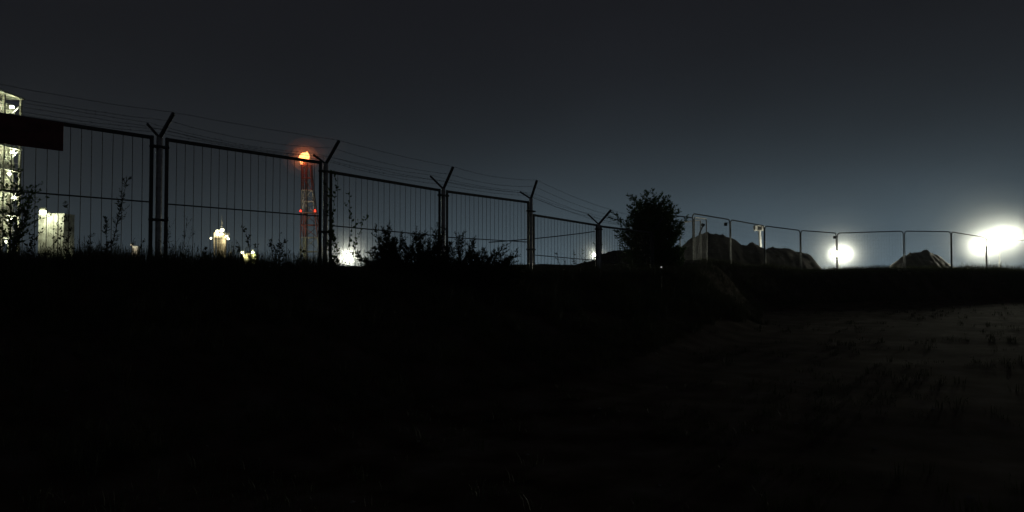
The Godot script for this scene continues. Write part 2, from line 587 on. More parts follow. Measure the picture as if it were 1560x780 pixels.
func mobile_panel(a: Vector3, b: Vector3, height: float, label: String) -> void:
	var mid := (a + b) * 0.5
	var t := thing("mobile_fence", Vector3(mid.x, mid.y - height, mid.z), label, "mobile fence panel", "mobile fence panels on the far bank")
	var A := a - t.position
	var B := b - t.position
	var run := (B - A).normalized()
	A += run * 0.04
	B -= run * 0.04
	var pts := [A - Vector3(0, height, 0)]
	for k in 5:
		var f := k / 4.0 * PI / 2
		pts.append(A + run * 0.16 * (1 - cos(f)) - Vector3(0, 0.16 * (1 - sin(f)), 0))
	for k in 5:
		var f := k / 4.0 * PI / 2
		pts.append(B - run * 0.16 * (1 - sin(f)) - Vector3(0, 0.16 * (1 - cos(f)), 0))
	pts.append(B - Vector3(0, height, 0))
	var st := mb()
	tube(st, pts, 0.026, 8)
	part("frame", st, M.dull_zinc, t)
	st = mb()
	tube(st, [A - Vector3(0, height - 0.15, 0), B - Vector3(0, height - 0.15, 0)], 0.018, 6)
	part("bottom_rail", st, M.dull_zinc, t)
	st = mb()
	var n := 24
	for k in range(1, n):
		var p := A.lerp(B, k / float(n))
		tube(st, [p - Vector3(0, 0.02, 0), p - Vector3(0, height - 0.15, 0)], 0.0016, 3, false)
	for k in range(1, 9):
		var y := height * k / 9.5
		tube(st, [A - Vector3(0, y, 0), B - Vector3(0, y, 0)], 0.0016, 3, false)
	tag(part("wire_mesh", st, M.wire, t), "", "", "", "stuff")

func build_mobile_fence() -> void:
	var tops := []
	for m in MOBILE:
		tops.append(at(m[0], m[2], m[1]))
	var named := ["beside the big bush, its corner rounded against the sky", "with the small black box, left of the white mast", "just right of the white mast", "over the right end of the long heap", "in front of the round floodlight glare", "in front of the pointed heap", "left of the double floodlight", "under the double floodlight at the right edge"]
	for i in tops.size() - 1:
		mobile_panel(tops[i], tops[i + 1], 2.1, "tall mobile fence panel " + named[i])
	# two panels folded back behind the first
	mobile_panel(at(1058, 331, 34.2), at(1077, 333.5, 36.4), 2.1, "mobile fence panel folded back behind the rounded corner, closest to it")
	mobile_panel(at(1018, 327, 34.6), at(1058, 332, 35.8), 2.1, "mobile fence panel mostly hidden behind the big bush")
	mobile_panel(at(1036, 339, 34.0), at(1068, 335, 37.2), 2.1, "lower mobile fence panel folded back behind the bush edge")
	# concrete feet
	var feet := ["under the rounded corner by the bush", "left of the white mast", "at the white mast", "by the right end of the long heap", "below the round floodlight glare", "pale and clear in front of the pointed heap", "right of the pointed heap", "under the double floodlight", "at the right edge"]
	for i in tops.size():
		var p: Vector3 = tops[i] - Vector3(0, 2.1, 0)
		var st := mb()
		bevel_box(st, Vector3(0, 0.07, 0), Vector3(0.68, 0.14, 0.24), 0.02)
		var o := part("concrete_foot", st, M.concrete)
		o.position = Vector3(p.x, p.y - 0.06, p.z)
		tag(o, "grey concrete fence foot " + feet[i], "fence foot", "concrete feet of the mobile fence")
	# small black boxes hung on the panels
	for e in [[1106.0, 341.5, 35.2, "small black box hung high on the panel left of the white mast"], [1272.0, 361.5, 41.4, "small black box hung high above the round floodlight glare"]]:
		var p := at(e[0], e[1], e[2])
		var t := thing("black_box", p, e[3], "box", "small boxes on the mobile fence")
		var st := mb()
		bevel_box(st, Vector3.ZERO, Vector3(0.13, 0.15, 0.09), 0.012)
		part("body", st, M.black, t)
		st = mb()
		tube(st, [Vector3(0, 0.05, 0), Vector3(0.14, 0.06, 0.0), Vector3(0.2, 0.04, 0)], 0.012, 5)
		part("bracket", st, M.black, t)
	# a leaning dark stake with a clamp behind the first panel
	var lp := at(1066, 356, 35.6)
	var lt := thing("leaning_stake", lp, "short dark stake with a thick head leaning by the folded panels", "stake")
	var ls := mb()
	tube(ls, [Vector3(-0.12, -0.9, 0.05), Vector3(0.0, 0.0, 0.0), Vector3(0.16, 0.36, -0.03)], [0.03, 0.035, 0.035], 6)
	part("shaft", ls, M.black, lt)
	ls = mb()
	bevel_box(ls, Vector3(0.17, 0.4, -0.03), Vector3(0.15, 0.13, 0.12), 0.02, Basis(Vector3.BACK, -0.4))
	part("head", ls, M.black, lt)
	# the white mast with a box-shaped head
	var foot := at(1161.5, 392, 62.5)
	foot.y = ground(foot.x, 62.5) - 0.2
	var w := thing("mast", foot, "white mast with a box-shaped head standing behind the mobile fence", "mast")
	var top := at(1157.5, 347.5, 62.5) - foot
	var ms := mb()
	tube(ms, [Vector3.ZERO, Vector3(top.x, top.y - 0.1, 0)], [0.125, 0.1], 12)
	part("pole", ms, M.white, w)
	ms = mb()
	for s in [-1, 1]:
		bevel_box(ms, top + Vector3(0.27 * s - 0.02, 0, 0), Vector3(0.22, 0.44, 0.26), 0.03)
	bevel_box(ms, top + Vector3(-0.02, 0.18, 0), Vector3(0.32, 0.08, 0.26), 0.012)
	bevel_box(ms, top + Vector3(-0.02, -0.18, 0), Vector3(0.32, 0.08, 0.26), 0.012)
	part("head_frame", ms, M.white, w)
	ms = mb()
	bevel_box(ms, top + Vector3(-0.02, 0, -0.01), Vector3(0.3, 0.27, 0.2), 0.015)
	part("lens_box", ms, M.black, w)
	ms = mb()
	bevel_box(ms, top + Vector3(-0.42, 0.0, 0), Vector3(0.1, 0.4, 0.1), 0.012)
	bevel_box(ms, top + Vector3(-0.38, 0.0, 0), Vector3(0.06, 0.06, 0.1), 0.012)
	part("bracket", ms, M.white, w)

# ------------------------------------------------------------------ lamps
func omni(parent: Node, p: Vector3, color: Color, energy: float, size := 0.1, reach := 400.0) -> void:
	var l := OmniLight3D.new()
	l.name = "light"
	l.light_color = color
	l.light_energy = energy
	l.light_size = size
	l.omni_range = reach
	l.omni_attenuation = 2.0
	l.shadow_enabled = true
	parent.add_child(l, true)
	l.position = p

func spot(parent: Node, p: Vector3, towards: Vector3, color: Color, energy: float, angle := 80.0, size := 0.2, soft := 1.0) -> void:
	var l := SpotLight3D.new()
	l.name = "light"
	l.light_color = color
	l.light_energy = energy
	l.light_size = size
	l.spot_range = 400.0
	l.spot_attenuation = 2.0
	l.spot_angle = angle
	l.spot_angle_attenuation = soft
	l.shadow_enabled = true
	parent.add_child(l, true)
	l.position = p
	l.basis = Basis.looking_at(towards, Vector3.UP if absf(towards.normalized().y) < 0.95 else Vector3.RIGHT)

# a floodlight on a pole, facing the lot; heads: offsets from the top of the pole, each with its size
func floodlight(head_at: Vector3, heads: Array, energy: float, label: String, color := Color(1.0, 1.0, 0.9), group := "floodlights of the plant") -> Node3D:
	var foot := head_at
	foot.y = ground(head_at.x, -head_at.z) - 0.1
	var t := thing("floodlight", foot, label, "floodlight", group)
	var top := head_at - foot
	var st := mb()
	tube(st, [Vector3(0, 0, -0.25), Vector3(0, top.y + 0.1, -0.25)], [0.07, 0.05], 10)
	part("pole", st, M.white, t)
	for h in heads:
		var p: Vector3 = top + h[0]
		var w: float = h[1]
		st = mb()
		bevel_box(st, p + Vector3(0, 0, -0.08), Vector3(w * 1.08, w * 0.8, 0.14), 0.02)
		var hd := part("lamp_housing", st, M.steel, t)
		st = mb()
		bevel_box(st, p + Vector3(0, 0, 0.01), Vector3(w, w * 0.72, 0.03), 0.01)
		put("lamp_lens", done(st), M.lamp, hd)
		st = mb()
		tube(st, [p + Vector3(0, 0, -0.15), Vector3(0, p.y - 0.05, -0.25)], 0.03, 6)
		part("bracket", st, M.steel, t)
		spot(t, p + Vector3(0, 0, 0.12), Vector3(-p.x - foot.x, -3.0, -foot.z), color, energy, 86.0, w * 0.4)
	return t

func build_floodlights() -> void:
	floodlight(at(531, 392.5, 62), [[Vector3.ZERO, 0.6]], 80.0, "low white floodlight shining through the fence beside the flare tower")
	floodlight(at(1280, 387, 63), [[Vector3(-0.36, 0, 0), 0.66], [Vector3(0.36, 0, 0), 0.66]], 52.0, "round white floodlight glare between the two earth heaps")
	# a low lamp behind the long heap lights the white mast
	var low := Vector3(20.9, 0, -60.6)
	low.y = ground(low.x, 60.6) - 0.1
	var mt := thing("yard_lamp", low, "yard lamp behind the long heap shining up the white mast", "lamp")
	var lens := Vector3(0, 3.4 - low.y, 0)
	var aim := Vector3(-1.1, 1.2, -1.9)
	var hs := mb()
	tube(hs, [Vector3.ZERO, lens - Vector3(0, 0.1, 0)], 0.04, 8)
	part("pole", hs, M.steel, mt)
	hs = mb()
	bevel_box(hs, lens - aim.normalized() * 0.08, Vector3(0.4, 0.3, 0.12), 0.02, Basis.looking_at(aim))
	var yhd := part("lamp_housing", hs, M.steel, mt)
	hs = mb()
	bevel_box(hs, lens, Vector3(0.36, 0.26, 0.03), 0.01, Basis.looking_at(aim))
	put("lamp_lens", done(hs), M.lamp, yhd)
	spot(mt, lens + aim.normalized() * 0.1, aim, Color(1.0, 1.0, 0.92), 9.0, 48.0, 0.12)
	floodlight(at(1526, 366, 60), [[Vector3(-1.85, -0.5, 0), 0.7], [Vector3(-1.0, -0.22, 0), 0.7], [Vector3(0.1, 0.24, 0), 0.8], [Vector3(0.9, 0.36, 0), 0.7]], 64.0, "double white floodlight blazing at the right edge above the grass")
	floodlight(at(906, 388, 75), [[Vector3.ZERO, 0.4]], 12.0, "small glare half hidden behind the low heap beside the fence post")
	# a speck of light low in the bush
	var t := thing("small_lamp", at(1007.5, 407, 19.0), "tiny white lamp low in front of the big bush", "lamp")
	var st := mb()
	bevel_box(st, Vector3.ZERO, Vector3(0.035, 0.03, 0.02), 0.005)
	part("lens", st, glow(Color(1, 1, 1), 0.35), t)
	st = mb()
	tube(st, [Vector3(0, -0.02, -0.02), Vector3(0, -0.9, -0.02)], 0.01, 5)
	part("stake", st, M.black, t)

# ------------------------------------------------------------------ heaps
func heap(x: float, d: float, profile: Array, depth: float, label: String, seed_: int) -> void:
	# profile: [x offset, height] along the ridge; the heap falls to the front and back of it
	var n := FastNoiseLite.new()
	n.seed = seed_
	n.frequency = 0.5
	var g := 1.0
	var st := mb()
	st.set_smooth_group(0)
	var cols := 90
	var rows := 36
	var lo: float = profile[0][0]
	var hi: float = profile[-1][0]
	var pts := []
	for i in cols + 1:
		var px := lerpf(lo, hi, i / float(cols))
		var h := 0.0
		for k in profile.size() - 1:
			if px >= profile[k][0] and px <= profile[k + 1][0]:
				h = lerpf(profile[k][1], profile[k + 1][1], inverse_lerp(profile[k][0], profile[k + 1][0], px))
		var line := []
		for j in rows + 1:
			var v := j / float(rows) * 2.0 - 1.0
			var f := 1.0 - pow(absf(v), 1.25)
			var q := Vector3(px, 0, v * depth * (0.45 + 0.55 * h / 4.0))
			var y := h * f
			y += (n.get_noise_2d(px * 1.5, v * 4.0) * 0.22 + n.get_noise_2d(px * 6.0, v * 17.0) * 0.1) * clampf(h * f, 0.0, 1.0)
			q.y = y - 0.15
			line.append(q)
		pts.append(line)
	for i in cols:
		for j in rows:
			for v in [pts[i][j], pts[i][j + 1], pts[i + 1][j + 1], pts[i][j], pts[i + 1][j + 1], pts[i + 1][j]]:
				st.add_vertex(v)
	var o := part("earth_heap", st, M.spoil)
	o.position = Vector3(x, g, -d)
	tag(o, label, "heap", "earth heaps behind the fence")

func build_heaps() -> void:
	# heights in metres above the ground behind the fence (1.0 m); one pixel is depth / 1200 m
	var k := 58.0 / FOCAL
	var p := []
	for e in [[1000, 400], [1030, 378], [1050, 362], [1066, 355], [1082, 353], [1100, 356], [1118, 362], [1130, 371], [1138, 371], [1145, 367], [1152, 370], [1164, 376], [1180, 374], [1200, 377], [1220, 382], [1235, 388], [1246, 400], [1254, 412]]:
		p.append([(e[0] - 1130) * k, maxf(0.0, (HORIZON - e[1]) * k + 0.65)])
	heap((1130 - 780) * k, 58.0, p, 4.5, "long dark earth heap with a humped crest behind the mobile fence", 5)
	p = []
	for e in [[1325, 424], [1340, 410], [1352, 398], [1365, 387], [1375, 382], [1388, 380], [1402, 380], [1412, 386], [1428, 395], [1440, 401], [1455, 409], [1470, 424]]:
		p.append([(e[0] - 1395) * k, maxf(0.0, (HORIZON - e[1]) * k + 0.6)])
	heap((1395 - 780) * k, 57.0, p, 3.6, "pointed dark earth heap right of the round floodlight glare", 6)
	k = 44.0 / FOCAL
	p = []
	for e in [[850, 410], [870, 402], [890, 397], [905, 392], [920, 383], [935, 377], [955, 378], [975, 384], [1000, 390], [1030, 400], [1060, 412]]:
		p.append([(e[0] - 940) * k, maxf(0.0, (HORIZON - e[1]) * k + 0.6)])
	heap((940 - 780) * k, 44.0, p, 3.0, "low dark earth heap behind the fence post with broad arms", 7)

# ------------------------------------------------------------------ the plant
func build_flare_tower() -> void:
	var k := 250.0 / FOCAL
	var base := Vector3((470 - 780) * k, 1.0, -250.0)
	var t := thing("flare_tower", base, "red and white banded lattice flare tower with a riser pipe", "tower")
	var up := func(y: float) -> float: return EYE + (HORIZON - y) * k - base.y
	var bands := [[428.0, 405.0, 0], [405.0, 362.0, 1], [362.0, 324.0, 0], [324.0, 290.0, 1], [290.0, 252.0, 0]]
	var left := (460.0 - 470.0) * k
	var right := func(y: float) -> float: return lerpf((491.0 - 470.0) * k, (472.5 - 470.0) * k, clampf(inverse_lerp(up.call(403.0), up.call(262.0), y), -0.2, 1.0))
	var half := func(y: float) -> float: return lerpf(2.4, 0.9, clampf(inverse_lerp(0.0, up.call(262.0), y), 0.0, 1.0))
	for bnd in bands:
		var y0: float = up.call(bnd[0])
		var y1: float = up.call(bnd[1])
		var m: Material = M.white if bnd[2] else M.red
		var st := mb()
		var bays := 2
		for b in bays:
			var a := lerpf(y0, y1, b / float(bays))
			var c := lerpf(y0, y1, (b + 1) / float(bays))
			var A := [Vector3(left, a, half.call(a)), Vector3(right.call(a), a, half.call(a)), Vector3(right.call(a), a, -half.call(a)), Vector3(left, a, -half.call(a))]
			var C := [Vector3(left, c, half.call(c)), Vector3(right.call(c), c, half.call(c)), Vector3(right.call(c), c, -half.call(c)), Vector3(left, c, -half.call(c))]
			for e in 4:
				var f := (e + 1) % 4
				tube(st, [C[e], C[f]], 0.17, 5)
				if (b + e) % 2:
					tube(st, [A[e], C[f]], 0.12, 5)
				else:
					tube(st, [A[f], C[e]], 0.12, 5)
		var sec := part("lattice_section", st, m, t)
		for e in [[0, 1], [1, 1], [1, -1], [0, -1]]:
			var lg := mb()
			var p0 := Vector3(left if e[0] == 0 else right.call(y0), y0, half.call(y0) * e[1])
			var p1 := Vector3(left if e[0] == 0 else right.call(y1), y1, half.call(y1) * e[1])
			tube(lg, [p0, p1], 0.2, 6)
			part("leg", lg, m, sec)
		st = mb()
		tube(st, [Vector3((465.5 - 470) * k, y0, 0), Vector3((465.5 - 470) * k, y1, 0)], 0.36, 14)
		part("riser_pipe", st, m, t)
	var yt: float = up.call(252.0)
	var st := mb()
	bevel_box(st, Vector3(-0.8, yt + 0.1, 0), Vector3(3.4, 0.14, 2.6), 0.03)
	for x in [-2.4, -1.0, 0.8]:
		for z in [-1.2, 1.2]:
			tube(st, [Vector3(x, yt + 0.1, z), Vector3(x, yt + 1.1, z)], 0.05, 5)
	for z in [-1.2, 1.2]:
		tube(st, [Vector3(-2.4, yt + 1.1, z), Vector3(0.8, yt + 1.1, z)], 0.05, 5)
	part("platform", st, M.red, t)
	st = mb()
	lathe(st, [Vector2(0.6, yt), Vector2(0.6, yt + 0.6), Vector2(0.75, yt + 0.7), Vector2(0.75, yt + 1.3), Vector2(0.6, yt + 1.3)], 14, Vector3((462.5 - 470) * k, 0, 0))
	part("flare_tip", st, M.steel, t)
	st = mb()
	var y3: float = up.call(324.0)
	bevel_box(st, Vector3((left + right.call(y3)) * 0.5, y3, 0), Vector3(right.call(y3) - left + 1.0, 0.12, half.call(y3) * 2 + 1.0), 0.03)
	part("gallery", st, M.steel, t)
	for x in [left - 0.1, right.call(y3) + 0.1]:
		st = mb()
		lathe(st, [Vector2(0.0, -0.3), Vector2(0.26, -0.28), Vector2(0.3, 0.1), Vector2(0.18, 0.34), Vector2(0.0, 0.4)], 10)
		var o := part("warning_light", st, M.beacon, t)
		o.position = Vector3(x, y3 + 0.45, half.call(y3) + 0.2)
		omni(t, o.position, Color(1.0, 0.14, 0.05), 2.5, 0.05)
	st = mb()
	for s in [-0.2, 0.2]:
		tube(st, [Vector3((469.5 - 470) * k + s, 0, half.call(0.0) * 0.3), Vector3((468.5 - 470) * k + s, yt, 0.5)], 0.04, 4)
	for i in 60:
		var f := i / 60.0
		tube(st, [Vector3(-0.1 - 0.2 * f - 0.2, yt * f, lerpf(0.7, 0.5, f)), Vector3(-0.1 - 0.2 * f + 0.2, yt * f, lerpf(0.7, 0.5, f))], 0.03, 4)
	part("ladder", st, M.steel, t)
	# the flame: two tongues blown to the right
	var fl := thing("flame", at(461, 247.5, 250), "bright orange flame burning on top of the flare tower", "flame")
	var fm := glow(lin(1.0, 0.36, 0.11), 4.6)
	var tongues := [[[Vector3(-0.6, -0.1, 0), 0.35], [Vector3(-0.35, 0.6, 0), 1.0], [Vector3(0.05, 1.35, 0.1), 1.4], [Vector3(0.5, 2.1, 0), 1.35], [Vector3(0.9, 2.75, 0), 0.95], [Vector3(1.15, 3.3, 0), 0.35], [Vector3(1.3, 3.55, 0), 0.05]], [[Vector3(-0.75, -0.55, 0.3), 0.1], [Vector3(-0.6, -0.3, 0.3), 0.28], [Vector3(-0.5, 0.05, 0.3), 0.12]]]
	for tg in tongues:
		var ps := []
		var rs := []
		for i in 25:
			var u: float = i / 24.0 * (tg.size() - 1)
			var a := mini(int(u), tg.size() - 2)
			var f := smoothstep(0.0, 1.0, u - a)
			ps.append(tg[a][0].lerp(tg[a + 1][0], u - a))
			rs.append(lerpf(tg[a][1], tg[a + 1][1], f) * 1.15 * (1.0 + 0.03 * sin(i * 1.3)))
		st = mb()
		tube(st, ps, rs, 14)
		part("tongue", st, fm, fl)
	omni(fl, Vector3(0.4, 1.4, 2.2), Color(1.0, 0.36, 0.12), 30.0, 1.0)

func lamp_fitting(parent: Node, p: Vector3, size: float, energy: float, m: Material, color: Color, front := Vector3(0, 0, 1)) -> void:
	var st := mb()
	bevel_box(st, p, Vector3(size * 1.3, size, size * 0.8), size * 0.12)
	put("lamp_lens", done(st), m, parent)
	st = mb()
	bevel_box(st, p - front * size * 0.75 , Vector3(size * 1.45, size * 1.1, size * 0.5), size * 0.1)
	put("lamp_housing", done(st), M.steel, parent)
	omni(parent, p + front * size * 0.9, color, energy, size * 0.4)

func build_process_tower() -> void:
	var base := Vector3(-79.5, 1.0, -112.0)
	var t := thing("process_tower", base, "tall floodlit steel plant tower cut by the left edge of the picture", "tower")
	var xs := [-4.2, 0.0, 4.2]
	var zs := [-8.0, -4.0, 0.0, 4.0, 8.0]
	var top := 28.3
	for x in xs:
		for z in zs:
			var st := mb()
			box(st, Vector3(x, top / 2, z), Vector3(0.32, top, 0.32))
			part("column", st, M.steel, t)
	var floors := [3.6, 7.0, 10.4, 13.8, 17.2, 20.6, 24.0]
	for y in floors:
		var st := mb()
		bevel_box(st, Vector3(0, y, 0), Vector3(8.9, 0.3, 16.5), 0.04)
		var fl := part("floor", st, M.cladding, t)
		st = mb()
		for h in [0.55, 1.1]:
			tube(st, [Vector3(4.35, y + h, 8.1), Vector3(4.35, y + h, -8.1)], 0.035, 5)
			tube(st, [Vector3(-4.35, y + h, 8.1), Vector3(4.35, y + h, 8.1)], 0.035, 5)
		for k in 11:
			tube(st, [Vector3(4.35, y, 8.0 - 1.6 * k), Vector3(4.35, y + 1.1, 8.0 - 1.6 * k)], 0.03, 5)
		part("railing", st, M.white, fl)
	# equipment on the floors: vessels and pipes
	for e in [[-1.5, 2.0, 1.5, 3.6, 9.5], [1.6, -5.2, 1.3, 7.2, 15.0], [1.8, 5.0, 1.2, 10.6, 17.0], [1.0, -1.5, 1.1, 17.4, 23.5], [2.0, -6.0, 1.0, 20.8, 26.5], [1.9, 1.8, 0.9, 3.8, 13.4]]:
		var st := mb()
		lathe(st, [Vector2(0, e[3] + 0.1), Vector2(e[2], e[3] + 0.4), Vector2(e[2], e[4] - 0.5), Vector2(e[2] * 0.6, e[4] - 0.1), Vector2(0, e[4])], 16, Vector3(e[0], 0, e[1]))
		part("vessel", st, M.vessel, t)
	for e in [[3.4, -7.0], [3.5, -2.8], [3.3, 2.9], [3.5, 6.6]]:
		var st := mb()
		tube(st, [Vector3(e[0], 0.0, e[1]), Vector3(e[0], 15.0, e[1]), Vector3(e[0], 15.3, e[1] - 0.4), Vector3(e[0] - 0.3, 15.5, e[1] - 3.0)], 0.2, 8)
		part("pipe", st, M.vessel, t)
	for i in floors.size():
		var y: float = floors[i]
		for z in [[-8.0, -4.0], [-4.0, 0.0], [0.0, 4.0], [4.0, 8.0]]:
			var st := mb()
			if (i + int(z[0] / 4)) % 2:
				tube(st, [Vector3(4.2, y, z[0]), Vector3(4.2, y + 3.4, z[1])], 0.11, 5)
			else:
				tube(st, [Vector3(4.2, y, z[1]), Vector3(4.2, y + 3.4, z[0])], 0.11, 5)
			part("brace", st, M.white, t)
	# sheeted top storey and roof
	var st := mb()
	bevel_box(st, Vector3(0, top + 0.15, 0), Vector3(9.2, 0.3, 16.8), 0.04)
	part("roof", st, M.cladding, t)
	for i in floors.size():
		for j in 4:
			if (i * 3 + j * 5) % 7 < 2:
				continue
			st = mb()
			bevel_box(st, Vector3(3.3, floors[i] + 1.75, -6.0 + 4.0 * j), Vector3(0.08, 3.1, 3.85), 0.02)
			part("wall_sheet", st, M.cladding, t)
	for y in floors:
		for z in [-6.2, -1.9, 2.4, 6.5]:
			if z > 0 and int(y * 10) % 4 == 0:
				continue
			lamp_fitting(t, Vector3(3.95, y + 2.75, z + fmod(y * 1.7, 1.6) - 0.8), 0.4, 6.0, M.lamp_yellow, Color(0.97, 1.0, 0.84), Vector3(1, 0, 0))

func build_small_hall() -> void:
	var k := 92.0 / FOCAL
	var h := (HORIZON - 327.0) * k + 0.6
	var base := Vector3((77 - 780) * k, 1.0, -93.05)
	var t := thing("plant_building", base, "small pale clad plant building with a lamp on its roof edge", "building")
	var st := mb()
	box(st, Vector3(0, h / 2, 0), Vector3(3.0, h, 2.1))
	part("wall", st, M.cladding, t)
	st = mb()
	bevel_box(st, Vector3(0, h + 0.08, 0), Vector3(3.16, 0.16, 2.26), 0.03)
	part("roof", st, M.cladding, t)
	for i in 5:
		st = mb()
		bevel_box(st, Vector3(-1.5 + 0.6 * i + 0.3, h / 2, 1.075), Vector3(0.57, h - 0.1, 0.05), 0.015)
		part("panel", st, M.cladding, t)
	for i in 3:
		st = mb()
		bevel_box(st, Vector3(1.525, h / 2, -0.7 + 0.7 * i), Vector3(0.05, h - 0.1, 0.67), 0.015)
		part("panel", st, M.cladding, t)
	st = mb()
	bevel_box(st, Vector3(-0.3, 1.1, 1.12), Vector3(1.0, 2.1, 0.05), 0.01)
	part("door", st, M.steel, t)
	st = mb()
	tube(st, [Vector3(-0.15, h + 0.1, 1.0), Vector3(-0.15, h + 0.3, 1.3), Vector3(-0.15, h + 0.3, 2.3)], 0.05, 6)
	part("lamp_arm", st, M.steel, t)
	lamp_fitting(t, Vector3(-0.15, h + 0.15, 2.5), 0.5, 11.0, M.lamp_yellow, Color(0.98, 1.0, 0.86), Vector3(0.3, -0.8, 0.5).normalized())
	lamp_fitting(t, Vector3(2.3, 2.4, 0.6), 0.2, 3.0, M.lamp_yellow, Color(0.98, 1.0, 0.86), Vector3(-0.2, 0.9, 0.0))

func build_column() -> void:
	var k := 180.0 / FOCAL
	var base := Vector3((337 - 780) * k, 1.0, -180.0)
	var t := thing("column_vessel", base, "pale vertical process column with lamps around its top platform", "tower")
	var top := (HORIZON - 356.0) * k + 0.6
	var st := mb()
	lathe(st, [Vector2(1.05, 0), Vector2(1.05, top - 0.4), Vector2(0.8, top), Vector2(0.3, top + 0.2), Vector2(0, top + 0.25)], 24)
	part("shell", st, M.vessel, t)
	for y in [2.2, 4.4, 6.6, 8.8]:
		st = mb()
		lathe(st, [Vector2(1.05, y), Vector2(1.1, y + 0.02), Vector2(1.1, y + 0.16), Vector2(1.05, y + 0.18)], 24)
		part("band", st, M.steel, t)
	st = mb()
	tube(st, [Vector3(-1.45, 0, 0.3), Vector3(-1.45, top + 0.3, 0.3), Vector3(-1.2, top + 0.7, 0.2), Vector3(-0.5, top + 0.75, 0)], 0.22, 10)
	part("overhead_pipe", st, M.vessel, t)
	st = mb()
	lathe(st, [Vector2(1.1, top - 1.0), Vector2(1.75, top - 1.0), Vector2(1.75, top - 0.88), Vector2(1.1, top - 0.88)], 20)
	part("platform", st, M.steel, t)
	st = mb()
	for i in 10:
		var a := TAU * i / 10
		tube(st, [Vector3(cos(a) * 1.7, top - 0.9, sin(a) * 1.7), Vector3(cos(a) * 1.7, top + 0.2, sin(a) * 1.7)], 0.035, 5)
	for y in [-0.35, 0.2]:
		var ring := []
		for i in 21:
			var a := TAU * i / 20
			ring.append(Vector3(cos(a) * 1.7, top + y, sin(a) * 1.7))
		tube(st, ring, 0.035, 5)
	part("railing", st, M.white, t)
	st = mb()
	for s in [-0.2, 0.2]:
		tube(st, [Vector3(0.5 + s, 0, 1.2), Vector3(0.5 + s, top, 1.2)], 0.035, 4)
	for i in 46:
		tube(st, [Vector3(0.3, 0.3 + 0.33 * i, 1.2), Vector3(0.7, 0.3 + 0.33 * i, 1.2)], 0.02, 4)
	part("ladder", st, M.steel, t)
	for e in [[Vector3(-0.55, top + 0.55, 1.0), 8.0, 0.42], [Vector3(0.45, top + 0.75, 0.9), 8.0, 0.55], [Vector3(-0.2, top - 0.25, 1.9), 4.0, 0.4], [Vector3(1.6, top - 0.6, 1.3), 3.0, 0.35], [Vector3(-1.9, top - 1.1, 1.5), 3.0, 0.3], [Vector3(1.95, top - 1.2, 1.2), 6.0, 0.3]]:
		lamp_fitting(t, e[0], e[2], e[1], M.lamp_yellow, Color(1.0, 0.92, 0.72), Vector3(0, -0.7, 0.7))

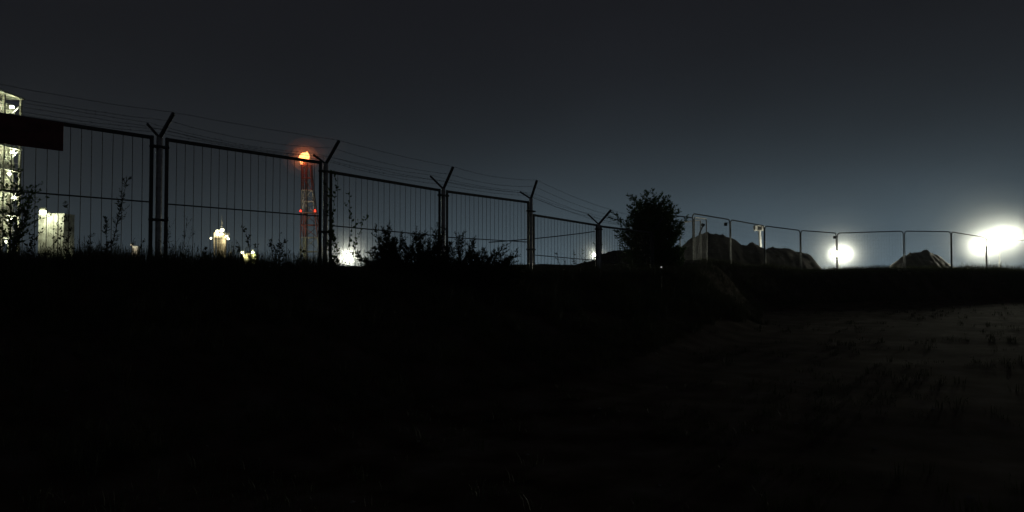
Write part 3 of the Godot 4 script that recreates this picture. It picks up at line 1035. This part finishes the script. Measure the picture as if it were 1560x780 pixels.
func build_yard() -> void:
	# a small pale tank, the floodlit shed behind the weeds and a dim pair of lamps
	var b := Vector3((351.5 - 780) / FOCAL * 177.0, 1.0, -177.0)
	var t := thing("tank", b, "small pale upright tank right of the process column", "tank")
	var st := mb()
	var h := (HORIZON - 384.0) / FOCAL * 177.0 + 0.6
	lathe(st, [Vector2(0.38, 0), Vector2(0.38, h - 0.15), Vector2(0.24, h), Vector2(0, h + 0.03)], 16)
	part("shell", st, M.cladding, t)
	st = mb()
	tube(st, [Vector3(0, h, 0), Vector3(0, h + 0.25, 0), Vector3(0.3, h + 0.3, 0.0)], 0.05, 6)
	part("vent_pipe", st, M.steel, t)
	b = Vector3((381 - 780) / FOCAL * 240.0, 1.0, -240.0)
	t = thing("shed", b, "small yellowish floodlit shed glimpsed between the weed leaves", "shed")
	h = (HORIZON - 388.0) / FOCAL * 240.0 + 0.6
	st = mb()
	box(st, Vector3(0, h / 2, 0), Vector3(4.2, h, 3.0))
	part("wall", st, M.cladding, t)
	st = mb()
	bevel_box(st, Vector3(0, h + 0.12, 0.2), Vector3(4.6, 0.22, 3.6), 0.04)
	part("roof", st, M.steel, t)
	st = mb()
	bevel_box(st, Vector3(0.9, 1.1, 1.53), Vector3(1.1, 2.2, 0.06), 0.02)
	part("door", st, M.steel, t)
	for x in [-1.6, 1.6]:
		lamp_fitting(t, Vector3(x, h + 0.5, 2.6), 0.6, 50.0, M.lamp_yellow, Color(1.0, 0.98, 0.66), Vector3(0, -0.6, 0.8))
		st = mb()
		tube(st, [Vector3(x, h + 0.2, 1.2), Vector3(x, h + 0.6, 2.2)], 0.05, 5)
		part("lamp_arm", st, M.steel, t)
	# a projector on its roof is turned up to the flare tower
	st = mb()
	var aim := Vector3(16.0, 15.0, -8.0)
	bevel_box(st, Vector3(1.2, h + 1.1, 1.6), Vector3(0.9, 0.7, 0.4), 0.05, Basis.looking_at(aim))
	part("projector", st, M.steel, t)
	st = mb()
	tube(st, [Vector3(1.2, h + 0.2, 1.6), Vector3(1.2, h + 0.8, 1.6)], 0.07, 6)
	part("projector_stand", st, M.steel, t)
	st = mb()
	bevel_box(st, Vector3(1.2, h + 1.1, 1.6) + aim.normalized() * 0.22, Vector3(0.8, 0.6, 0.04), 0.02, Basis.looking_at(aim))
	part("projector_lens", st, M.lamp_yellow, t)
	spot(t, Vector3(1.2, h + 1.1, 1.6) + aim.normalized() * 0.35, aim, Color(1.0, 0.96, 0.85), 210.0, 34.0, 0.3)
	b = Vector3((207 - 780) / FOCAL * 60.0, 1.0, -60.0)
	t = thing("cabinet", b, "narrow pale cabinet with a dim lamp behind the left fence panels", "cabinet")
	h = (HORIZON - 375.0) / FOCAL * 60.0 + 0.6
	st = mb()
	bevel_box(st, Vector3(0, h / 2, 0), Vector3(0.46, h, 0.4), 0.03)
	part("body", st, M.cladding, t)
	st = mb()
	bevel_box(st, Vector3(0, h / 2, 0.22), Vector3(0.38, h * 0.9, 0.03), 0.01)
	part("door", st, M.vessel, t)
	lamp_fitting(t, Vector3(-0.05, h + 0.1, 0.6), 0.12, 0.5, M.vessel, Color(1.0, 0.95, 0.85), Vector3(0, -0.5, 0.86))

# ------------------------------------------------------------------ plants in view
func build_plants() -> void:
	var G := "weeds along the panel fence"
	plant_at("weed", 162, 10.4, [[0.1, 0.0, 1.3], [0.02, 0.1, 0.75]], with(SPIKE, {"per_step": 4, "twig_chance": 0.6, "twig_length": 0.45, "lean": 0.12}), M.weed, "tall single weed spike leaning right, left of the bright post", "weed", G, 0.007)
	plant_at("shrub", 10, 9.2, [[-0.2, 0, 1.1], [0.05, 0.1, 1.25], [0.25, 0, 1.05], [0.4, 0.1, 0.8], [-0.5, 0, 0.9], [0.15, -0.2, 1.0], [0.0, 0.2, 0.9], [0.35, -0.1, 0.95]], with(BROAD, {"per_step": 2, "twig_chance": 0.7, "leaf_length": 0.06, "leaf_width": 0.034}), M.leaf, "leafy dark shrub in front of the floodlit tower at the left edge", "shrub", "", 0.009)
	plant_at("weed", 92, 9.9, [[0.04, 0, 0.72], [0.16, 0.1, 0.62], [-0.1, 0, 0.55], [0.28, 0, 0.5]], with(BROAD, {"leaf_length": 0.055, "leaf_width": 0.036}), M.weed, "leggy weed with round leaves in front of the small pale building", "weed", G, 0.005)
	plant_at("weed", 101, 10.2, [[0.03, 0, 0.95]], with(SPIKE, {"per_step": 2, "twig_length": 0.4, "twig_chance": 0.3}), M.weed, "thin weed spike over the right corner of the small pale building", "weed", G, 0.005)
	plant_at("weed", 130, 10.2, [[0.1, 0, 0.5], [-0.3, 0, 0.45], [0.5, 0, 0.42]], SPIKE, M.weed, "low bushy weed between the pale building and the weed spike", "weed", G, 0.005)
	plant_at("weed", 205, 10.9, [[0.2, 0, 0.5], [-0.3, 0, 0.45], [0.6, 0, 0.36]], with(SPIKE, {"per_step": 2}), M.weed, "low pale weed in front of the cabinet left of the bright post", "weed", G, 0.005)
	plant_at("weed", 270, 11.2, [[-0.1, 0, 0.85], [0.2, 0, 0.72], [0.45, 0, 0.85], [-0.35, 0.1, 0.5]], with(SPIKE, {"per_step": 1, "twig_length": 0.9, "twig_chance": 0.4}), M.weed, "sparse open weed just right of the bright fence post", "weed", G, 0.005)
	plant_at("weed", 312, 11.6, [[0.1, 0, 0.35], [-0.4, 0, 0.35]], SPIKE, M.weed, "small low weed left of the process column", "weed", G, 0.005)
	plant_at("weed", 322, 11.3, [[-0.3, 0, 0.36], [-0.8, 0, 0.35], [0.9, 0, 0.3]], with(SPIKE, {"per_step": 4}), M.weed, "low spreading weed below the process column", "weed", G, 0.005)
	plant_at("weed", 50, 9.6, [[0.3, 0, 0.55], [-0.5, 0, 0.45], [0.8, 0, 0.5], [0.0, 0.2, 0.5]], with(BROAD, {"per_step": 2, "leaf_length": 0.06, "leaf_width": 0.036}), M.weed, "low leafy weed at the left foot of the small pale building", "weed", G, 0.005)
	plant_at("weed", 377, 11.4, [[0.02, 0, 0.62], [-0.25, 0, 0.42], [0.3, 0, 0.4]], with(BROAD, {"per_step": 2, "leaf_length": 0.07, "leaf_width": 0.034}), M.weed, "leafy weed in front of the floodlit shed", "weed", G, 0.006)
	plant_at("weed", 418, 11.8, [[0.02, 0, 0.6], [-0.35, 0, 0.5], [0.35, 0, 0.52], [0.6, 0, 0.4]], with(BROAD, {"per_step": 2, "leaf_length": 0.075, "leaf_width": 0.034, "twig_chance": 0.5}), M.weed, "leafy weed between the floodlit shed and the flare tower", "weed", G, 0.006)
	plant_at("weed", 450, 12.2, [[0.2, 0, 0.4], [-0.3, 0, 0.38]], BROAD, M.weed, "low leafy weed at the foot of the flare tower", "weed", G, 0.005)
	plant_at("vine", 509, 13.55, [[0.03, 0, 2.05], [0.05, 0.05, 1.8], [0.0, 0, 1.3], [0.06, 0, 1.0]], with(BROAD, {"rise": 0.2, "wander": 0.12, "per_step": 1, "leaf_length": 0.085, "leaf_width": 0.06, "twig_length": 0.2, "twig_chance": 0.4}), M.leaf, "leafy vine climbing the left end of the panel above the floodlight", "vine", "", 0.006)
	plant_at("sapling", 517, 13.45, [[0.4, 0.0, 1.55], [0.3, 0.0, 1.2]], with(BROAD, {"per_step": 1, "leaf_length": 0.085, "leaf_width": 0.055, "twig_length": 0.45, "twig_chance": 0.35, "bare": 0.4, "twig_from": 0.45}), M.leaf, "thin sapling branching up to the right above the low floodlight", "sapling", "", 0.006)
	var F := with(SPIKE, {"step": 0.04, "per_step": 5, "leaf_length": 0.085, "leaf_width": 0.022, "twig_chance": 0.9, "twig_length": 0.8, "rise": 0.0, "shrink": 0.55, "wander": 0.06})
	var fan := func(n: int, reach: float, length: float) -> Array:
		var a := []
		for i in n:
			a.append([rng.randf_range(-reach, reach), rng.randf_range(-0.4, 0.5), length * rng.randf_range(0.6, 1.0)])
		return a
	plant_at("weed", 602, 12.9, [[-0.35, 0, 0.93], [-0.8, 0, 0.65], [0.1, 0.1, 0.71], [-0.1, 0, 0.90]] + fan.call(13, 1.5, 0.87) + fan.call(10, 2.6, 0.8), F, M.weed, "leftmost feathery weed of the dense clump, fanning over to the left", "weed", G, 0.006)
	plant_at("weed", 632, 13.2, [[-0.3, 0, 0.71], [0.2, 0, 0.77], [0.0, 0.2, 0.65]] + fan.call(13, 1.5, 0.74) + fan.call(10, 2.6, 0.8), F, M.weed, "short feathery weed second from the left of the dense clump", "weed", G, 0.006)
	plant_at("weed", 660, 13.0, [[0.0, 0, 1.09], [-0.25, 0, 0.96], [0.35, 0, 0.77], [0.15, 0.2, 0.90]] + fan.call(13, 1.5, 1.01) + fan.call(10, 2.6, 0.8), F, M.weed, "tallest feathery weed in the dense clump, just left of a post", "weed", G, 0.006)
	plant_at("weed", 700, 13.2, [[0.15, 0, 1.01], [0.45, 0, 0.93], [-0.2, 0, 0.77], [0.0, 0.1, 0.96]] + fan.call(13, 1.5, 0.97) + fan.call(10, 2.6, 0.8), F, M.weed, "tall feathery weed in the dense clump, just right of a post", "weed", G, 0.006)
	plant_at("weed", 728, 13.6, [[0.5, 0, 0.96], [0.1, 0, 0.84], [0.3, 0.1, 0.77], [-0.2, 0, 0.65]] + fan.call(13, 1.5, 0.87) + fan.call(10, 2.6, 0.8), F, M.weed, "dense feathery weed near the right end of the clump", "weed", G, 0.006)
	plant_at("weed", 748, 13.8, [[0.65, 0, 0.90], [0.35, 0, 0.77], [0.95, 0, 0.65]] + fan.call(13, 1.5, 0.83) + fan.call(10, 2.6, 0.8), F, M.weed, "rightmost feathery weed of the clump, arching to the right", "weed", G, 0.006)
	plant_at("weed", 588, 13.4, [[-0.4, 0, 0.52], [0.2, 0, 0.58], [-0.1, 0, 0.65]] + fan.call(8, 0.5, 0.60), F, M.weed, "low feathery weed between the floodlight and the dense clump", "weed", G, 0.006)
	plant_at("weed", 856, 18.6, [[-0.15, 0, 0.75], [0.2, 0, 0.6]], with(SPIKE, {"per_step": 4}), M.weed, "lone weed in front of the stepped down panel", "weed", G, 0.006)
	plant_at("weed", 880, 19.2, [[0.05, 0, 0.9], [-0.15, 0, 0.6]], with(SPIKE, {"per_step": 3}), M.weed, "upright weed just left of the glare by the post", "weed", G, 0.006)
	plant_at("sapling", 926, 21.6, [[-0.35, 0, 1.5], [0.1, 0, 1.6], [0.5, 0, 1.4], [-0.1, 0.1, 1.2]], with(BROAD, {"step": 0.08, "per_step": 1, "leaf_length": 0.06, "leaf_width": 0.03, "twig_chance": 0.55, "levels": 2, "wander": 0.14}), M.leaf, "thin branchy sapling beside the fence post with broad arms", "sapling", "", 0.012)
	plant("weed", 27.5, 42.5, [[0.1, 0, 1.3], [-0.4, 0, 1.0], [0.5, 0, 1.2], [0.0, 0.3, 1.1]], with(SPIKE, {"step": 0.08, "leaf_length": 0.15, "leaf_width": 0.04}), M.weed, "tall weed left of the double floodlight's lamps, in the glowing grass", "weed", "weeds on the far bank", 0.01)
	plant("weed", 25.4, 40.5, [[0.1, 0, 1.0], [-0.4, 0, 0.8], [0.5, 0, 0.9]], with(SPIKE, {"step": 0.08, "leaf_length": 0.15, "leaf_width": 0.04}), M.weed, "smaller weed at the left end of the glowing grass", "weed", "weeds on the far bank", 0.01)
	plant("shrub", 27.6, 41.0, [[0.1, 0, 1.3], [-0.5, 0, 1.2], [0.6, 0, 1.5], [0.0, 0.4, 1.1], [0.3, -0.3, 1.6], [0.9, 0, 1.6]], with(BUSH, {"levels": 1, "leaf_length": 0.13, "leaf_width": 0.06}), M.leaf, "dark shrub at the right edge below the double floodlight", "shrub", "", 0.015)
	# the big bush
	var shoots := []
	for i in 34:
		var a := i * 2.399963
		var r := sqrt((i + 0.5) / 46.0)
		shoots.append([cos(a) * r * 0.55 - 0.02, sin(a) * r * 0.45, lerpf(2.75, 2.4, r) * rng.randf_range(0.86, 1.08)])
	shoots.append([0.28, 0, 2.7])
	shoots.append([-0.08, 0.1, 2.8])
	shoots.append([-0.52, 0.1, 2.0])
	shoots.append([-0.75, 0.1, 1.7])
	for i in 6:
		shoots.append([rng.randf_range(-0.9, 0.5), rng.randf_range(-0.4, 0.6), rng.randf_range(1.1, 1.6)])
	plant_at("bush", 997, 24.2, shoots, BUSH, M.leaf, "big dark ragged bush between the panel fence and the mobile fence", "bush", "", 0.025)

# ------------------------------------------------------------------ sky and air
# a clear night sky that pales towards the horizon, most over the lit site to the right
func night_sky() -> ImageTexture:
	var w := 1024
	var h := 512
	var veil := FastNoiseLite.new()      # thin uneven high cloud
	veil.seed = 12
	veil.frequency = 2.2
	veil.fractal_octaves = 5
	var im := Image.create(w, h, false, Image.FORMAT_RGBAF)
	for j in h:
		var el := 90.0 - (j + 0.5) / h * 180.0
		for i in w:
			var az := (i + 0.5) / w * 360.0       # 0 straight ahead, positive to the right
			var away := absf(fposmod(az - DOME_AZ + 180.0, 360.0) - 180.0)
			var side := 0.15 + 0.85 * exp(-pow(away / DOME_WIDTH, 2.0))
			var low := exp(-sqrt(maxf(el, 0.0) * maxf(el, 0.0) + 6.5) / 3.45)
			var g := DOME * side * low
			var dir := Vector3(sin(deg_to_rad(az)) * cos(deg_to_rad(el)), sin(deg_to_rad(el)) * 2.0, cos(deg_to_rad(az)) * cos(deg_to_rad(el)))
			var v := 1.0 + 0.16 * veil.get_noise_3dv(dir)
			im.set_pixel(i, j, Color((0.0080 + 0.59 * g) * v, (0.0082 + 0.87 * g) * v, (0.0108 + 1.06 * g) * v))
	return ImageTexture.create_from_image(im)

func mist(called: String, where: Vector3, size: Vector3, density: float, label: String) -> void:
	var f := FogVolume.new()
	f.name = numbered(called)
	f.shape = RenderingServer.FOG_VOLUME_SHAPE_ELLIPSOID
	f.size = size
	var m := FogMaterial.new()
	m.density = density
	m.albedo = lin(0.9, 0.92, 0.95)
	f.material = m
	add_child(f)
	f.position = where
	tag(f, label, called, "", "stuff")

func build_air() -> void:
	# haze thickens towards each lamp: shells of the same mist, one within the other
	for e in [[at(531, 393, 61.6), 1.05, 0.65, "around the low floodlight by the flare tower"], [at(1280, 387, 62.6), 1.1, 0.75, "around the round floodlight between the heaps"], [at(1493, 374, 59.6), 0.95, 0.56, "around the left lamps of the double floodlight"], [at(1526, 361, 59.6), 1.2, 0.56, "around the right lamps of the double floodlight"], [at(906, 388, 74.6), 0.9, 1.0, "around the small glare behind the low heap"]]:
		var k: float = e[1]
		var q: float = e[2]
		mist("haze", e[0], Vector3(13.0, 11.0, 6.0) * k, 0.009 * q, "wide faint haze " + e[3])
		mist("haze", e[0], Vector3(8.5, 7.0, 4.6) * k, 0.014 * q, "faint outer haze " + e[3])
		mist("haze", e[0], Vector3(5.6, 4.6, 3.6) * k, 0.03 * q, "thin haze " + e[3])
		mist("haze", e[0], Vector3(3.6, 3.0, 2.4) * k, 0.05 * q, "brighter haze " + e[3])
		mist("haze", e[0], Vector3(2.1, 1.7, 1.6) * k, 0.09 * q, "brightest haze close " + e[3])
	mist("smoke", at(464, 239, 250), Vector3(15, 13, 9), 0.014, "thin outer smoke glowing orange around the flare flame")
	mist("smoke", at(463, 240, 250), Vector3(9, 8.5, 7), 0.05, "smoke glowing orange close around the flare flame")
	mist("smoke", at(482, 222, 251), Vector3(20, 7, 8), 0.006, "faint smoke drifting right of the flare flame")

# ------------------------------------------------------------------
func _ready() -> void:
	rng.seed = 77
	lumps.seed = 4
	lumps.frequency = 0.35
	ruts.seed = 9
	ruts.frequency = 0.22
	# camera
	var cam := Camera3D.new()
	cam.name = "camera"
	add_child(cam)
	cam.fov = rad_to_deg(2.0 * atan(390.0 / FOCAL))
	cam.position = Vector3(0, EYE, 0)
	cam.rotation.x = atan((HORIZON - 390.0) / FOCAL)
	cam.far = 4000.0
	cam.near = 0.05
	# night sky, haze and exposure
	var sky_mat := PanoramaSkyMaterial.new()
	sky_mat.panorama = night_sky()
	var sky := Sky.new()
	sky.sky_material = sky_mat
	var env := Environment.new()
	env.background_mode = Environment.BG_SKY
	env.sky = sky
	env.tonemap_mode = Environment.TONE_MAPPER_LINEAR
	env.tonemap_exposure = 1.0
	env.fog_enabled = true
	env.fog_density = 0.0006
	env.fog_light_color = lin(0.86, 0.93, 1.0)
	env.volumetric_fog_enabled = true
	env.volumetric_fog_density = 0.0
	env.sdfgi_enabled = true
	env.ssao_enabled = true
	env.ssil_enabled = true
	var we := WorldEnvironment.new()
	we.name = "environment"
	we.environment = env
	add_child(we)
	# the bank: fence posts, then the mobile fence on the far bank
	for i in range(-6, 6):
		var p := ORIGIN + STEP * i
		var h: float = [1.72, 1.72, 1.72, 1.72, 1.72, 1.72, 1.68, 1.5, 1.45, 1.3, 1.15, 1.2][i + 6]
		bank.append([p.x, p.y, h, maxf(h + 0.06, 1.72)])
	for m in MOBILE:
		var q := at(m[0], m[2], m[1])
		bank.append([q.x, m[1], q.y - 2.1 - 0.02, q.y - 2.1 - 0.05])
	bank.append([75.0, 55.0, 2.0, 2.0])
	materials()
	build_ground()
	build_heaps()
	build_process_tower()
	build_small_hall()
	build_column()
	build_yard()
	build_flare_tower()
	build_fence()
	build_mobile_fence()
	build_floodlights()
	build_plants()
	build_grass()
	build_gravel()
	build_air()
